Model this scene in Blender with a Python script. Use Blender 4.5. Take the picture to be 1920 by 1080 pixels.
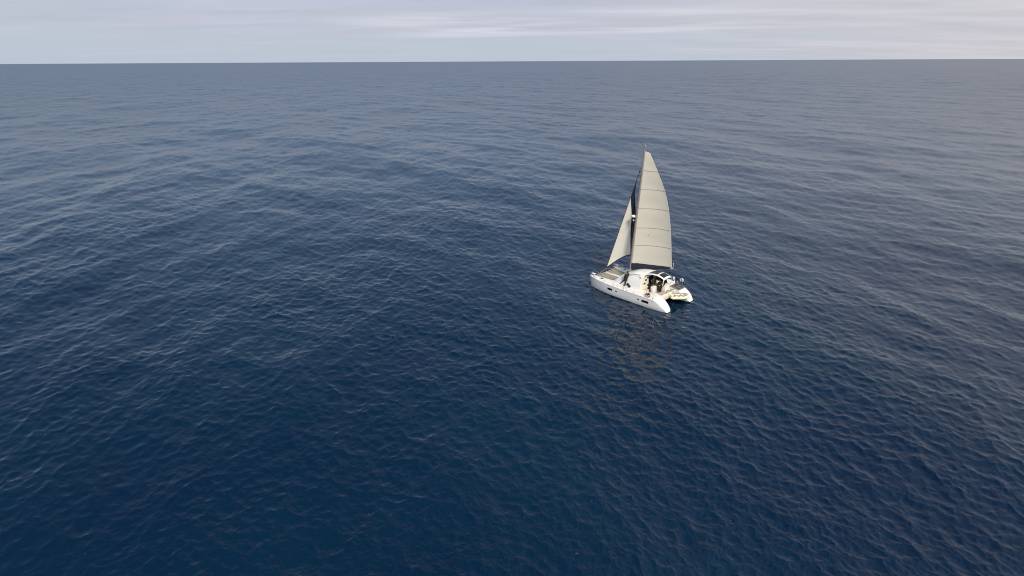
import bpy, bmesh, math, random
import numpy as np
from mathutils import Vector, Matrix

random.seed(4)
for o in list(bpy.data.objects):
    bpy.data.objects.remove(o)
SC = bpy.context.scene
COL = SC.collection
PI = math.pi

# ------------------------------------------------------------------ camera
CAM_H = 26.17
PITCH = math.atan((540 - 114.5) / 1122.0)
cam_d = bpy.data.cameras.new('camera')
cam = bpy.data.objects.new('camera', cam_d)
COL.objects.link(cam)
cam_d.sensor_width = 36.0
cam_d.lens = 1122.0 / 1920 * 36.0
cam_d.clip_start = 0.5
cam_d.clip_end = 200000
cam.matrix_world = (Matrix.Translation((0, 0, CAM_H)) @ Matrix.Rotation(PI / 2 - PITCH, 4, 'X')
                    @ Matrix.Rotation(math.atan(-0.0051), 4, 'Z'))
SC.camera = cam

# ------------------------------------------------------------------ light
SUN_EL = math.radians(40)
SUN_AZ = math.radians(168)          # clockwise from +Y (the view direction), so behind the camera to the right
sun_dir = Vector((math.sin(SUN_AZ) * math.cos(SUN_EL), math.cos(SUN_AZ) * math.cos(SUN_EL), math.sin(SUN_EL)))
sd = bpy.data.lights.new('sun', 'SUN')
sd.energy = 3.8
sd.angle = math.radians(9)
sd.color = (1.0, 0.93, 0.82)
so = bpy.data.objects.new('sun', sd)
so.rotation_euler = sun_dir.to_track_quat('Z', 'Y').to_euler()
so.location = (40, 0, 60)
COL.objects.link(so)

world = bpy.data.worlds.new('World')
SC.world = world
world.use_nodes = True
WN, WL = world.node_tree.nodes, world.node_tree.links
WN.clear()


def wnode(t, **kw):
    n = WN.new(t)
    for k, v in kw.items():
        setattr(n, k, v)
    return n


def wmath(op, a, b=None, clamp=False):
    n = wnode('ShaderNodeMath', operation=op, use_clamp=clamp)
    for i, v in enumerate((a, b)):
        if v is None:
            continue
        if isinstance(v, (int, float)):
            n.inputs[i].default_value = v
        else:
            WL.new(v, n.inputs[i])
    return n.outputs[0]


def wramp(fac, stops):
    n = wnode('ShaderNodeValToRGB')
    e = n.color_ramp.elements
    while len(e) < len(stops):
        e.new(0.5)
    for i, (p, c) in enumerate(stops):
        e[i].position = p
        e[i].color = (c, c, c, 1) if isinstance(c, (int, float)) else (*c, 1)
    WL.new(fac, n.inputs[0])
    return n.outputs[0]


def wmix(fac, a, b, mode='MIX'):
    n = wnode('ShaderNodeMix', data_type='RGBA', blend_type=mode)
    for sock, v in ((n.inputs[0], fac), (n.inputs[6], a), (n.inputs[7], b)):
        if isinstance(v, (int, float)):
            sock.default_value = v
        elif isinstance(v, tuple):
            sock.default_value = (*v, 1)
        else:
            WL.new(v, sock)
    return n.outputs[2]


sky = wnode('ShaderNodeTexSky', sky_type='NISHITA')
sky.sun_disc = False
sky.sun_elevation = SUN_EL
sky.sun_rotation = SUN_AZ
sky.altitude = 20
sky.air_density = 1.0
sky.dust_density = 1.0
sky.ozone_density = 1.4
tc = wnode('ShaderNodeTexCoord')
sep = wnode('ShaderNodeSeparateXYZ')
WL.new(tc.outputs['Generated'], sep.inputs[0])
dz = wmath('MAXIMUM', sep.outputs[2], 0.0)
den = wmath('ADD', dz, 0.055)
comb = wnode('ShaderNodeCombineXYZ')
WL.new(wmath('DIVIDE', sep.outputs[0], den), comb.inputs[0])
WL.new(wmath('DIVIDE', sep.outputs[1], den), comb.inputs[1])


def wnoise(scale, detail, rough, off=(0, 0, 0), stretch=(1, 1, 1), dist=0.0):
    m = wnode('ShaderNodeMapping')
    m.inputs['Location'].default_value = off
    m.inputs['Scale'].default_value = stretch
    WL.new(comb.outputs[0], m.inputs[0])
    n = wnode('ShaderNodeTexNoise')
    n.inputs['Scale'].default_value = scale
    n.inputs['Detail'].default_value = detail
    n.inputs['Roughness'].default_value = rough
    n.inputs['Distortion'].default_value = dist
    WL.new(m.outputs[0], n.inputs['Vector'])
    return n.outputs[0]


SKY_STRENGTH = 0.085
big = wnoise(0.16, 5, 0.55, (3.1, 7.7, 0), (0.55, 1.0, 1), 0.4)
fine = wnoise(0.9, 6, 0.62, (1.3, 2.1, 0), (0.35, 1.0, 1), 0.6)
svec = wnode('ShaderNodeMapping')
svec.inputs['Scale'].default_value = (1.6, 1.6, 46.0)
svec.inputs['Location'].default_value = (0.7, 0.2, 3.3)
WL.new(tc.outputs['Generated'], svec.inputs[0])
stn = wnode('ShaderNodeTexNoise')
stn.inputs['Scale'].default_value = 1.5
stn.inputs['Detail'].default_value = 6
stn.inputs['Roughness'].default_value = 0.55
WL.new(svec.outputs[0], stn.inputs['Vector'])
streak = stn.outputs[0]
# cover peaks low, thinned overhead to darken the sea's reflections, fuller to the right
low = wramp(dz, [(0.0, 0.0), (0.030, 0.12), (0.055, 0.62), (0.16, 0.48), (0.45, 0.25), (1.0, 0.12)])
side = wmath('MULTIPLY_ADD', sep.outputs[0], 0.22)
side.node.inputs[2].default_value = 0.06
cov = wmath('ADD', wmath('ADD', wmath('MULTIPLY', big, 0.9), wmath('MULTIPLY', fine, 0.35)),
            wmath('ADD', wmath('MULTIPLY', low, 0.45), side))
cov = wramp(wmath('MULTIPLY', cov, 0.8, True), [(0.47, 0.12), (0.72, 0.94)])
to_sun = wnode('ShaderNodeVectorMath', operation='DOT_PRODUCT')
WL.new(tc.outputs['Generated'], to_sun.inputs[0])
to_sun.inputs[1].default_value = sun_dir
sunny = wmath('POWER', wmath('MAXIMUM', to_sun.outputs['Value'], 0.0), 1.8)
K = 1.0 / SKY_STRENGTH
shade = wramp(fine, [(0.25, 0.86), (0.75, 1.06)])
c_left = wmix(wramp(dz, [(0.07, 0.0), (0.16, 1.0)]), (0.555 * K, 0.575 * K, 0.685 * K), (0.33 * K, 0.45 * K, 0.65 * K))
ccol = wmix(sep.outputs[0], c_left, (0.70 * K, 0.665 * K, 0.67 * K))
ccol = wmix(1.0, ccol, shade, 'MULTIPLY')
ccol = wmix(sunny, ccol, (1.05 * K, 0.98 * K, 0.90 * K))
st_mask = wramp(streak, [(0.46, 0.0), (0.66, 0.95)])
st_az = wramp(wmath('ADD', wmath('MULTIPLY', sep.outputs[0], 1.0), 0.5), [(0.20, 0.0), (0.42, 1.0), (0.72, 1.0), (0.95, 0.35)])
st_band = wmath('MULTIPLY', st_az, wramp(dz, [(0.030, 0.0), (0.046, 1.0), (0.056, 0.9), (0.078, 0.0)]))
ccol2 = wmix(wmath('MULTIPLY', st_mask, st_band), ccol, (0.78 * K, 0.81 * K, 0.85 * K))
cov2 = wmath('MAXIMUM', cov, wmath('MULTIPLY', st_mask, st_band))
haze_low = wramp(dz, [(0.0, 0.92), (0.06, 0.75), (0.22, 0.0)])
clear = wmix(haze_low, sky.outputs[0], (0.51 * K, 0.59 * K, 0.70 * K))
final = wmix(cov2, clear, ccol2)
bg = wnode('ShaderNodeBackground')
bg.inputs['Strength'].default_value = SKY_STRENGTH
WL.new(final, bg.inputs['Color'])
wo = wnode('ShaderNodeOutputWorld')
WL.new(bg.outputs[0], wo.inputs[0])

SC.view_settings.view_transform = 'Standard'
SC.view_settings.look = 'None'
SC.view_settings.exposure = 0.0
SC.view_settings.gamma = 1.0
SC.view_settings.use_curve_mapping = False
SC.render.engine = 'CYCLES'
SC.cycles.max_bounces = 6
SC.cycles.glossy_bounces = 3
SC.cycles.diffuse_bounces = 3
SC.cycles.transmission_bounces = 3
SC.cycles.caustics_reflective = False
SC.cycles.caustics_refractive = False
SC.cycles.use_denoising = True
SC.cycles.filter_width = 1.05

# ------------------------------------------------------------------ materials
def mat(name, col, rough=0.5, metal=0.0, spec=0.5, var=0.06, vscale=3.0, bump=0.0, bscale=40.0, coat=0.0, translucent=0.0):
    m = bpy.data.materials.new(name)
    m.use_nodes = True
    N, L = m.node_tree.nodes, m.node_tree.links
    b = N['Principled BSDF']
    b.inputs['Roughness'].default_value = rough
    b.inputs['Metallic'].default_value = metal
    b.inputs['Specular IOR Level'].default_value = spec
    b.inputs['Coat Weight'].default_value = coat
    t = N.new('ShaderNodeTexCoord')
    n = N.new('ShaderNodeTexNoise')
    n.inputs['Scale'].default_value = vscale
    n.inputs['Detail'].default_value = 5
    L.new(t.outputs['Object'], n.inputs['Vector'])
    r = N.new('ShaderNodeValToRGB')
    r.color_ramp.elements[0].position = 0.3
    r.color_ramp.elements[1].position = 0.7
    r.color_ramp.elements[0].color = (*[c * (1 - var) for c in col], 1)
    r.color_ramp.elements[1].color = (*[min(1, c * (1 + var)) for c in col], 1)
    L.new(n.outputs[0], r.inputs[0])
    L.new(r.outputs[0], b.inputs['Base Color'])
    if bump:
        n2 = N.new('ShaderNodeTexNoise')
        n2.inputs['Scale'].default_value = bscale
        L.new(t.outputs['Object'], n2.inputs['Vector'])
        bp = N.new('ShaderNodeBump')
        bp.inputs['Strength'].default_value = bump
        bp.inputs['Distance'].default_value = 0.01
        L.new(n2.outputs[0], bp.inputs['Height'])
        L.new(bp.outputs[0], b.inputs['Normal'])
    if translucent:
        tr = N.new('ShaderNodeBsdfTranslucent')
        L.new(r.outputs[0], tr.inputs['Color'])
        mx = N.new('ShaderNodeMixShader')
        mx.inputs[0].default_value = translucent
        L.new(b.outputs[0], mx.inputs[1])
        L.new(tr.outputs[0], mx.inputs[2])
        L.new(mx.outputs[0], N['Material Output'].inputs[0])
    return m


M = {
    'gel': mat('white_gelcoat', (0.80, 0.80, 0.79), 0.28, var=0.03, vscale=1.2),
    'deck': mat('nonskid_deck', (0.80, 0.785, 0.75), 0.6, var=0.05, vscale=2.5, bump=0.1, bscale=90),
    'cream': mat('cream_gelcoat', (0.74, 0.70, 0.60), 0.45, var=0.05),
    'antifoul': mat('antifouling', (0.035, 0.045, 0.055), 0.6, var=0.2, vscale=6),
    'glass': mat('smoked_acrylic', (0.006, 0.007, 0.009), 0.08, var=0.0),
    'roofglass': mat('tinted_roof_panel', (0.014, 0.012, 0.016), 0.25, var=0.2),
    'net': mat('trampoline_net', (0.27, 0.25, 0.20), 0.85, var=0.12, vscale=1.5, bump=0.4, bscale=60),
    'alu': mat('anodised_aluminium', (0.36, 0.33, 0.31), 0.45, 0.4, var=0.08),
    'steel': mat('stainless_steel', (0.55, 0.55, 0.55), 0.25, 0.9, var=0.03),
    'wire': mat('rigging_wire', (0.10, 0.09, 0.09), 0.5, 0.3, var=0.05),
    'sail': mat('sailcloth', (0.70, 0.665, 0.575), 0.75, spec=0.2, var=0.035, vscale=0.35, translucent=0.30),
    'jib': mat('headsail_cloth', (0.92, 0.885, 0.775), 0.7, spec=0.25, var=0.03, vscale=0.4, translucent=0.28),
    'batten': mat('batten_pocket', (0.30, 0.27, 0.24), 0.8, var=0.1),
    'navy': mat('navy_canvas', (0.006, 0.009, 0.026), 0.8, var=0.15, vscale=2.0, bump=0.2, bscale=12),
    'black': mat('black_plastic', (0.012, 0.012, 0.013), 0.45, var=0.1),
    'solar': mat('solar_cells', (0.055, 0.052, 0.052), 0.22, var=0.15, vscale=8),
    'teak': mat('cockpit_sole', (0.52, 0.42, 0.35), 0.7, var=0.1, vscale=6),
    'cushion': mat('cream_cushion', (0.72, 0.68, 0.55), 0.8, var=0.05),
    'hypalon': mat('cream_hypalon', (0.74, 0.72, 0.52), 0.55, var=0.07, vscale=4),
    'orange': mat('lifebuoy_orange', (0.30, 0.12, 0.05), 0.6, var=0.1),
    'white': mat('white_plastic', (0.80, 0.80, 0.79), 0.4, var=0.03),
    'skin': mat('skin', (0.46, 0.28, 0.20), 0.55, var=0.05),
    'hair': mat('dark_hair', (0.015, 0.010, 0.008), 0.6, var=0.2),
    'c_black': mat('black_foul_weather_cloth', (0.007, 0.006, 0.006), 0.8, var=0.2, vscale=5),
    'c_darkbrown': mat('dark_brown_cloth', (0.011, 0.008, 0.007), 0.8, var=0.2, vscale=5),
    'c_brown': mat('brown_cloth', (0.045, 0.025, 0.020), 0.85, var=0.2, vscale=5),
    'rubber': mat('rubber_boot', (0.02, 0.02, 0.02), 0.5, var=0.1),
}


# ------------------------------------------------------------------ mesh helpers
class MB:
    def __init__(self):
        self.v, self.f, self.m = [], [], []

    def add(self, verts, faces, mi=0):
        k = len(self.v)
        self.v += [tuple(p) for p in verts]
        self.f += [tuple(i + k for i in f) for f in faces]
        self.m += [mi] * len(faces)
        return self

    def box(self, c, s, rot=None, mi=0, bev=0.0):
        bm = bmesh.new()
        bmesh.ops.create_cube(bm, size=1.0)
        for v in bm.verts:
            v.co = Vector((v.co.x * s[0], v.co.y * s[1], v.co.z * s[2]))
        if bev:
            bmesh.ops.bevel(bm, geom=bm.edges[:], offset=bev, segments=2, affect='EDGES', profile=0.5)
        T = Matrix.Translation(c) @ (rot if rot is not None else Matrix.Identity(4))
        bm.verts.index_update()
        self.add([T @ v.co for v in bm.verts], [[v.index for v in f.verts] for f in bm.faces], mi)
        bm.free()
        return self

    def tube(self, path, r, seg=8, mi=0, closed=False, flat=1.0, up=(0, 0, 1)):
        P = [Vector(p) for p in path]
        n = len(P)
        R = r if isinstance(r, (list, tuple)) else [r] * n
        vs, fs = [], []
        for i, p in enumerate(P):
            if closed:
                t = P[(i + 1) % n] - P[i - 1]
            else:
                t = P[min(i + 1, n - 1)] - P[max(i - 1, 0)]
            t.normalize()
            u = Vector(up)
            if abs(t.dot(u)) > 0.95:
                u = Vector((1, 0, 0))
            a = t.cross(u).normalized()
            b = a.cross(t).normalized()
            for k in range(seg):
                w = 2 * PI * k / seg
                vs.append(p + a * math.cos(w) * R[i] + b * math.sin(w) * R[i] * flat)
        for i in range(n if closed else n - 1):
            j = (i + 1) % n
            for k in range(seg):
                l = (k + 1) % seg
                fs.append((i * seg + k, i * seg + l, j * seg + l, j * seg + k))
        if not closed:
            fs.append(tuple(reversed(range(seg))))
            fs.append(tuple((n - 1) * seg + k for k in range(seg)))
        return self.add(vs, fs, mi)

    def ball(self, c, s, seg=12, rings=8, mi=0, rot=None):
        T = Matrix.Translation(c) @ (rot if rot is not None else Matrix.Identity(4))
        vs = [T @ Vector((0, 0, s[2]))]
        for i in range(1, rings):
            a = PI * i / rings
            for k in range(seg):
                w = 2 * PI * k / seg
                vs.append(T @ Vector((s[0] * math.sin(a) * math.cos(w), s[1] * math.sin(a) * math.sin(w), s[2] * math.cos(a))))
        vs.append(T @ Vector((0, 0, -s[2])))
        fs = [(0, 1 + k, 1 + (k + 1) % seg) for k in range(seg)]
        for i in range(rings - 2):
            for k in range(seg):
                a, b = 1 + i * seg + k, 1 + i * seg + (k + 1) % seg
                fs.append((a, a + seg, b + seg, b))
        e = len(vs) - 1
        fs += [(e, 1 + (rings - 2) * seg + (k + 1) % seg, 1 + (rings - 2) * seg + k) for k in range(seg)]
        return self.add(vs, fs, mi)

    def grid(self, rows, mi=0, flip=False):
        nr, nc = len(rows), len(rows[0])
        vs = [p for r in rows for p in r]
        fs = []
        for i in range(nr - 1):
            for j in range(nc - 1):
                q = (i * nc + j, i * nc + j + 1, (i + 1) * nc + j + 1, (i + 1) * nc + j)
                fs.append(q[::-1] if flip else q)
        return self.add(vs, fs, mi)

    def prism(self, outline, ext, mi=0):
        n = len(outline)
        e = Vector(ext)
        vs = [Vector(p) for p in outline] + [Vector(p) + e for p in outline]
        fs = [tuple(range(n)), tuple(reversed(range(n, 2 * n)))]
        fs += [(i, i + n, (i + 1) % n + n, (i + 1) % n) for i in range(n)]
        return self.add(vs, fs, mi)

    def build(self, name, mats, parent=None, smooth=True, angle=40, label=None):
        me = bpy.data.meshes.new(name)
        me.from_pydata(self.v, [], self.f)
        mats = mats if isinstance(mats, (list, tuple)) else [mats]
        for m_ in mats:
            me.materials.append(m_)
        me.polygons.foreach_set('material_index', self.m)
        bm = bmesh.new()
        bm.from_mesh(me)
        bmesh.ops.recalc_face_normals(bm, faces=bm.faces)
        bm.to_mesh(me)
        bm.free()
        if smooth:
            me.shade_smooth()
            me.set_sharp_from_angle(angle=math.radians(angle))
        o = bpy.data.objects.new(name, me)
        COL.objects.link(o)
        if parent:
            o.parent = parent
        if label:
            o['label'] = label
        return o


def thing(name, label, cat, mw, group=None):
    o = bpy.data.objects.new(name, None)
    o.empty_display_size = 0.3
    COL.objects.link(o)
    o.matrix_world = mw
    o['label'] = label
    o['category'] = cat
    if group:
        o['group'] = group
    return o


def interp(x, xs, ys):
    return float(np.interp(x, xs, ys))


def smooth_interp(x, xs, ys):
    """Catmull-Rom through the control points (xs ascending)."""
    if x <= xs[0]:
        return ys[0]
    if x >= xs[-1]:
        return ys[-1]
    i = max(j for j in range(len(xs) - 1) if xs[j] <= x)
    h = xs[i + 1] - xs[i]
    t = (x - xs[i]) / h

    def slope(k):
        if k == 0:
            return (ys[1] - ys[0]) / (xs[1] - xs[0])
        if k == len(xs) - 1:
            return (ys[-1] - ys[-2]) / (xs[-1] - xs[-2])
        return (ys[k + 1] - ys[k - 1]) / (xs[k + 1] - xs[k - 1])
    a, b = slope(i) * h, slope(i + 1) * h
    return ((2 * t**3 - 3 * t**2 + 1) * ys[i] + (t**3 - 2 * t**2 + t) * a + (-2 * t**3 + 3 * t**2) * ys[i + 1] + (t**3 - t**2) * b)


# ------------------------------------------------------------------ where the boat floats
PSI = math.radians(131.4)
BX, BY = 15.19, 66.64
BOAT = (Matrix.Translation((BX, BY, 0)) @ Matrix.Rotation(PSI, 4, 'Z') @ Matrix.Rotation(math.radians(-1.66), 4, 'X'))

# ------------------------------------------------------------------ water
WIND = math.radians(20)


def sea_tile(N, L, lam_min, lam_max, mss, spread, rot, seed, fall):
    rng = np.random.default_rng(seed)
    k1 = np.fft.fftfreq(N, L / N) * 2 * PI
    kx, ky = np.meshgrid(k1, k1, indexing='ij')
    k = np.hypot(kx, ky)
    k[0, 0] = 1
    th = np.arctan2(ky, kx) - (WIND - rot)
    D = np.abs(np.cos(th / 2)) ** (2 * spread)
    lo, hi = 2 * PI / lam_max, 2 * PI / lam_min
    win = 1 / (1 + (lo / k) ** 8) * 1 / (1 + (k / hi) ** 8)
    S = k ** -fall * D * win
    S[0, 0] = 0
    A = np.sqrt(S) * (rng.normal(size=(N, N)) + 1j * rng.normal(size=(N, N)))
    hx = np.fft.ifft2(1j * kx * A).real
    hy = np.fft.ifft2(1j * ky * A).real
    g = math.sqrt(mss / (hx.var() + hy.var()))
    h = np.fft.ifft2(A).real * g
    dx = np.fft.ifft2(1j * kx / k * A).real * g
    dy = np.fft.ifft2(1j * ky / k * A).real * g
    return dict(N=N, L=L, rot=rot, f=[h, dx, dy])


def sample(t, x, y):
    c, s = math.cos(t['rot']), math.sin(t['rot'])
    u = (c * x + s * y) / t['L'] * t['N']
    v = (-s * x + c * y) / t['L'] * t['N']
    i, j = np.floor(u).astype(np.int64), np.floor(v).astype(np.int64)
    a, b = u - i, v - j
    N = t['N']
    i0, i1, j0, j1 = i % N, (i + 1) % N, j % N, (j + 1) % N
    out = []
    for F in t['f']:
        out.append(F[i0, j0] * (1 - a) * (1 - b) + F[i1, j0] * a * (1 - b) + F[i0, j1] * (1 - a) * b + F[i1, j1] * a * b)
    h, dx, dy = out
    return h, c * dx - s * dy, s * dx + c * dy


TILES = [
    (sea_tile(512, 1470.0, 28.0, 95.0, 0.0004, 8, 0.1, 21, 3.6), 0.9, 0.0, 50.0),
    (sea_tile(1024, 613.0, 4.0, 45.0, 0.0024, 5, 0.35, 11, 3.3), 1.2, 0.0, 14.0),
    (sea_tile(1024, 149.0, 0.8, 4.2, 0.0125, 2.5, -0.50, 12, 2.4), 1.3, 0.0, 1.6),
    (sea_tile(1024, 47.0, 0.14, 1.1, 0.0380, 1.5, 0.95, 13, 2.9), 1.3, 0.0, 0.34),
]


MSS = {50.0: 0.0004, 14.0: 0.0024, 1.6: 0.0125, 0.34: 0.0380}


def build_water():
    # rings: dense where the surface is near, logarithmic towards the horizon
    f_px = 1122.0 / 1920 * 1024
    r = [3.0, 6, 9, 12, 15, 17.5]
    while r[-1] < 20000:
        q = r[-1]
        step = 1.22e-3 * (q * q + CAM_H ** 2) / CAM_H
        cap = 1.9 + 2.2 * max(0, (q - 200) / 700) if q < 900 else 4.1 * (q / 900) ** 2.6
        r.append(q + min(step, cap))
    r = np.array(r + [30000, 45000, 70000])
    RINGS = len(r)
    fine = np.linspace(math.radians(-52), math.radians(52), 1160)
    coarse = np.linspace(math.radians(52), math.radians(308), 80)[1:-1]
    az = np.concatenate([fine, coarse])
    nr, na = len(r), len(az)
    R, A = np.meshgrid(r, az, indexing='ij')
    X, Y = R * np.sin(A), R * np.cos(A)
    dr = np.gradient(r)[:, None] * np.ones_like(A)
    da = np.gradient(np.concatenate([az, [az[0] + 2 * PI]]))[:-1]
    da = np.minimum(da, math.radians(3.5))[None, :] * R
    cell = np.minimum(np.sqrt(dr * da), np.maximum(dr, da))
    x, y = X.ravel(), Y.ravel()
    cell = cell.ravel()
    z = np.zeros_like(x)
    ox, oy = np.zeros_like(x), np.zeros_like(x)
    lost = np.zeros_like(x)
    # the boat sits on level water: soften the longest waves right under it
    cb, sb = math.cos(PSI), math.sin(PSI)
    lx, ly = (x - BX) * cb + (y - BY) * sb, -(x - BX) * sb + (y - BY) * cb
    near = np.exp(-((lx / 9.0) ** 2 + (ly / 7.0) ** 2))
    gust = sample(TILES[1][0], x * 0.37 + 90, y * 0.37 - 40)[0]
    gust = 0.4 * gust / gust.std()
    for t, chop, _, lam in TILES:
        h, hx, hy = sample(t, x, y)
        w = 1 / (1 + (cell / (lam * 4.0)) ** 2)
        if lam > 10:
            w = w * (1 - 0.88 * near)
        lost += MSS[lam] * (1 - w * w)
        if lam < 2:      # gusts: patches where the small ripples are stronger or weaker
            w = w * np.clip(1.0 + (0.5 if lam < 1 else 0.25) * gust, 0.55, 1.5)
        z += h * w
        ox += hx * w * chop
        oy += hy * w * chop
    # wake behind the two hulls
    foam = np.zeros_like(x)
    rng = np.random.default_rng(5)
    for yc, gain in ((2.2, 0.45), (-2.2, 1.0)):
        t = -5.7 - lx
        width = 0.30 + 0.10 * np.clip(t, 0, 40)
        d = (ly - yc - 0.15 * np.sin(t * 1.1 + yc)) / width
        on = (t > -0.2)
        foam += 0.55 * gain * on * np.exp(-d * d) * np.exp(-np.clip(t, 0, 99) / 2.2)
        z += on * 0.05 * gain * np.exp(-d * d) * np.sin(t * 2.3) * np.exp(-np.clip(t, 0, 99) / 6.0)
    # a thin thread of bubbles further astern
    t = -5.7 - lx
    d = (ly + 1.4 - 0.03 * t + 0.3 * np.sin(t * 0.6)) / (0.22 + 0.02 * np.clip(t, 0, 60))
    foam += 0.24 * (t > 2) * np.exp(-d * d) * np.exp(-((t - 7.5) / 4.5) ** 2)
    # water laps along the hull sides
    for yc in (2.2, -2.2):
        e = np.abs(ly - yc) - 0.72 * np.clip((5.7 - lx) / 3.5, 0, 1) ** 0.6
        foam += 0.25 * np.exp(-(e / 0.10) ** 2) * (np.abs(lx) < 5.6)
    rough = np.clip(0.00008 + 0.085 * lost, 0, 1) ** 0.25
    co = np.stack([x + ox, y + oy, z], -1).astype(np.float32)
    idx = np.arange(nr * na).reshape(nr, na)
    a = idx[:-1, :]
    b = np.roll(idx, -1, axis=1)[:-1, :]
    c = np.roll(idx, -1, axis=1)[1:, :]
    d_ = idx[1:, :]
    quads = np.stack([a, b, c, d_], -1).reshape(-1, 4)
    quads = quads[:, ::-1]
    # close the middle under the drone
    centre = len(co)
    co = np.concatenate([co, [[0, 0, 0]]]).astype(np.float32)
    rough = np.concatenate([rough, [rough[0]]])
    foam = np.concatenate([foam, [0]])
    tri = np.stack([idx[0, :], np.roll(idx[0, :], -1), np.full(na, centre)], -1)[:, ::-1]
    me = bpy.data.meshes.new('water')
    me.vertices.add(len(co))
    me.vertices.foreach_set('co', co.ravel())
    nl = quads.size + tri.size
    me.loops.add(nl)
    me.loops.foreach_set('vertex_index', np.concatenate([quads.ravel(), tri.ravel()]).astype(np.int32))
    npoly = len(quads) + len(tri)
    me.polygons.add(npoly)
    ls = np.concatenate([np.arange(len(quads)) * 4, quads.size + np.arange(len(tri)) * 3]).astype(np.int32)
    me.polygons.foreach_set('loop_start', ls)
    me.update(calc_edges=True)
    me.shade_smooth()
    for nm, arr in (('rough', rough), ('foam', foam)):
        at = me.attributes.new(nm, 'FLOAT', 'POINT')
        at.data.foreach_set('value', arr.astype(np.float32))
    o = bpy.data.objects.new('water', me)
    o['kind'] = 'structure'
    o['label'] = 'deep blue open sea ruffled by small wind waves'
    COL.objects.link(o)
    m = bpy.data.materials.new('sea_water')
    m.use_nodes = True
    N, L = m.node_tree.nodes, m.node_tree.links
    b = N['Principled BSDF']
    b.inputs['IOR'].default_value = 1.333
    b.inputs['Specular IOR Level'].default_value = 0.5
    g = N.new('ShaderNodeNewGeometry')
    n = N.new('ShaderNodeTexNoise')
    n.inputs['Scale'].default_value = 0.045
    n.inputs['Detail'].default_value = 3
    L.new(g.outputs['Position'], n.inputs['Vector'])
    r_ = N.new('ShaderNodeValToRGB')
    r_.color_ramp.elements[0].position = 0.35
    r_.color_ramp.elements[1].position = 0.65
    r_.color_ramp.elements[0].color = (0.0001, 0.0120, 0.039, 1)
    r_.color_ramp.elements[1].color = (0.0001, 0.0170, 0.043, 1)
    L.new(n.outputs[0], r_.inputs[0])
    fa = N.new('ShaderNodeAttribute')
    fa.attribute_name = 'foam'
    fn = N.new('ShaderNodeTexNoise')
    fn.inputs['Scale'].default_value = 2.2
    fn.inputs['Detail'].default_value = 6
    fn.inputs['Roughness'].default_value = 0.7
    L.new(g.outputs['Position'], fn.inputs['Vector'])
    ad = N.new('ShaderNodeMath')
    ad.operation = 'MULTIPLY_ADD'
    L.new(fa.outputs['Fac'], ad.inputs[0])
    ad.inputs[1].default_value = 0.55
    L.new(fn.outputs[0], ad.inputs[2])
    fr = N.new('ShaderNodeValToRGB')
    fr.color_ramp.elements[0].position = 0.68
    fr.color_ramp.elements[0].color = (0, 0, 0, 1)
    fr.color_ramp.elements[1].position = 1.0
    fr.color_ramp.elements[1].color = (0.8, 0.8, 0.8, 1)
    L.new(ad.outputs[0], fr.inputs[0])
    mx = N.new('ShaderNodeMix')
    mx.data_type = 'RGBA'
    L.new(fr.outputs[0], mx.inputs[0])
    L.new(r_.outputs[0], mx.inputs[6])
    mx.inputs[7].default_value = (0.55, 0.60, 0.62, 1)
    L.new(mx.outputs[2], b.inputs['Base Color'])
    ra = N.new('ShaderNodeAttribute')
    ra.attribute_name = 'rough'
    L.new(ra.outputs['Fac'], b.inputs['Roughness'])
    me.materials.append(m)
    return o


build_water()

# ------------------------------------------------------------------ the catamaran
boat = thing('catamaran', 'white sailing catamaran under cream mainsail and jib on open sea', 'sailboat', BOAT)

HX = [-5.78, -5.74, -5.62, -5.4, -5.0, -4.5, -4.0, -2.0, 0.0, 2.0, 3.5, 4.6, 5.3, 5.65, 5.80]
HW = [0.10, 0.26, 0.43, 0.55, 0.65, 0.71, 0.74, 0.77, 0.77, 0.72, 0.60, 0.44, 0.27, 0.15, 0.08]
ZX = [-5.80, -5.62, -5.31, -5.05, -4.78, -4.45, -4.09, -3.6, -2.0, 0.0, 2.0, 4.0, 5.8]
ZD = [0.06, 0.28, 0.66, 0.88, 1.07, 1.24, 1.37, 1.41, 1.42, 1.43, 1.46, 1.52, 1.60]


def deck_z(x):
    return smooth_interp(x, ZX, ZD)


def hull_w(x):
    return smooth_interp(x, HX, HW)


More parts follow.
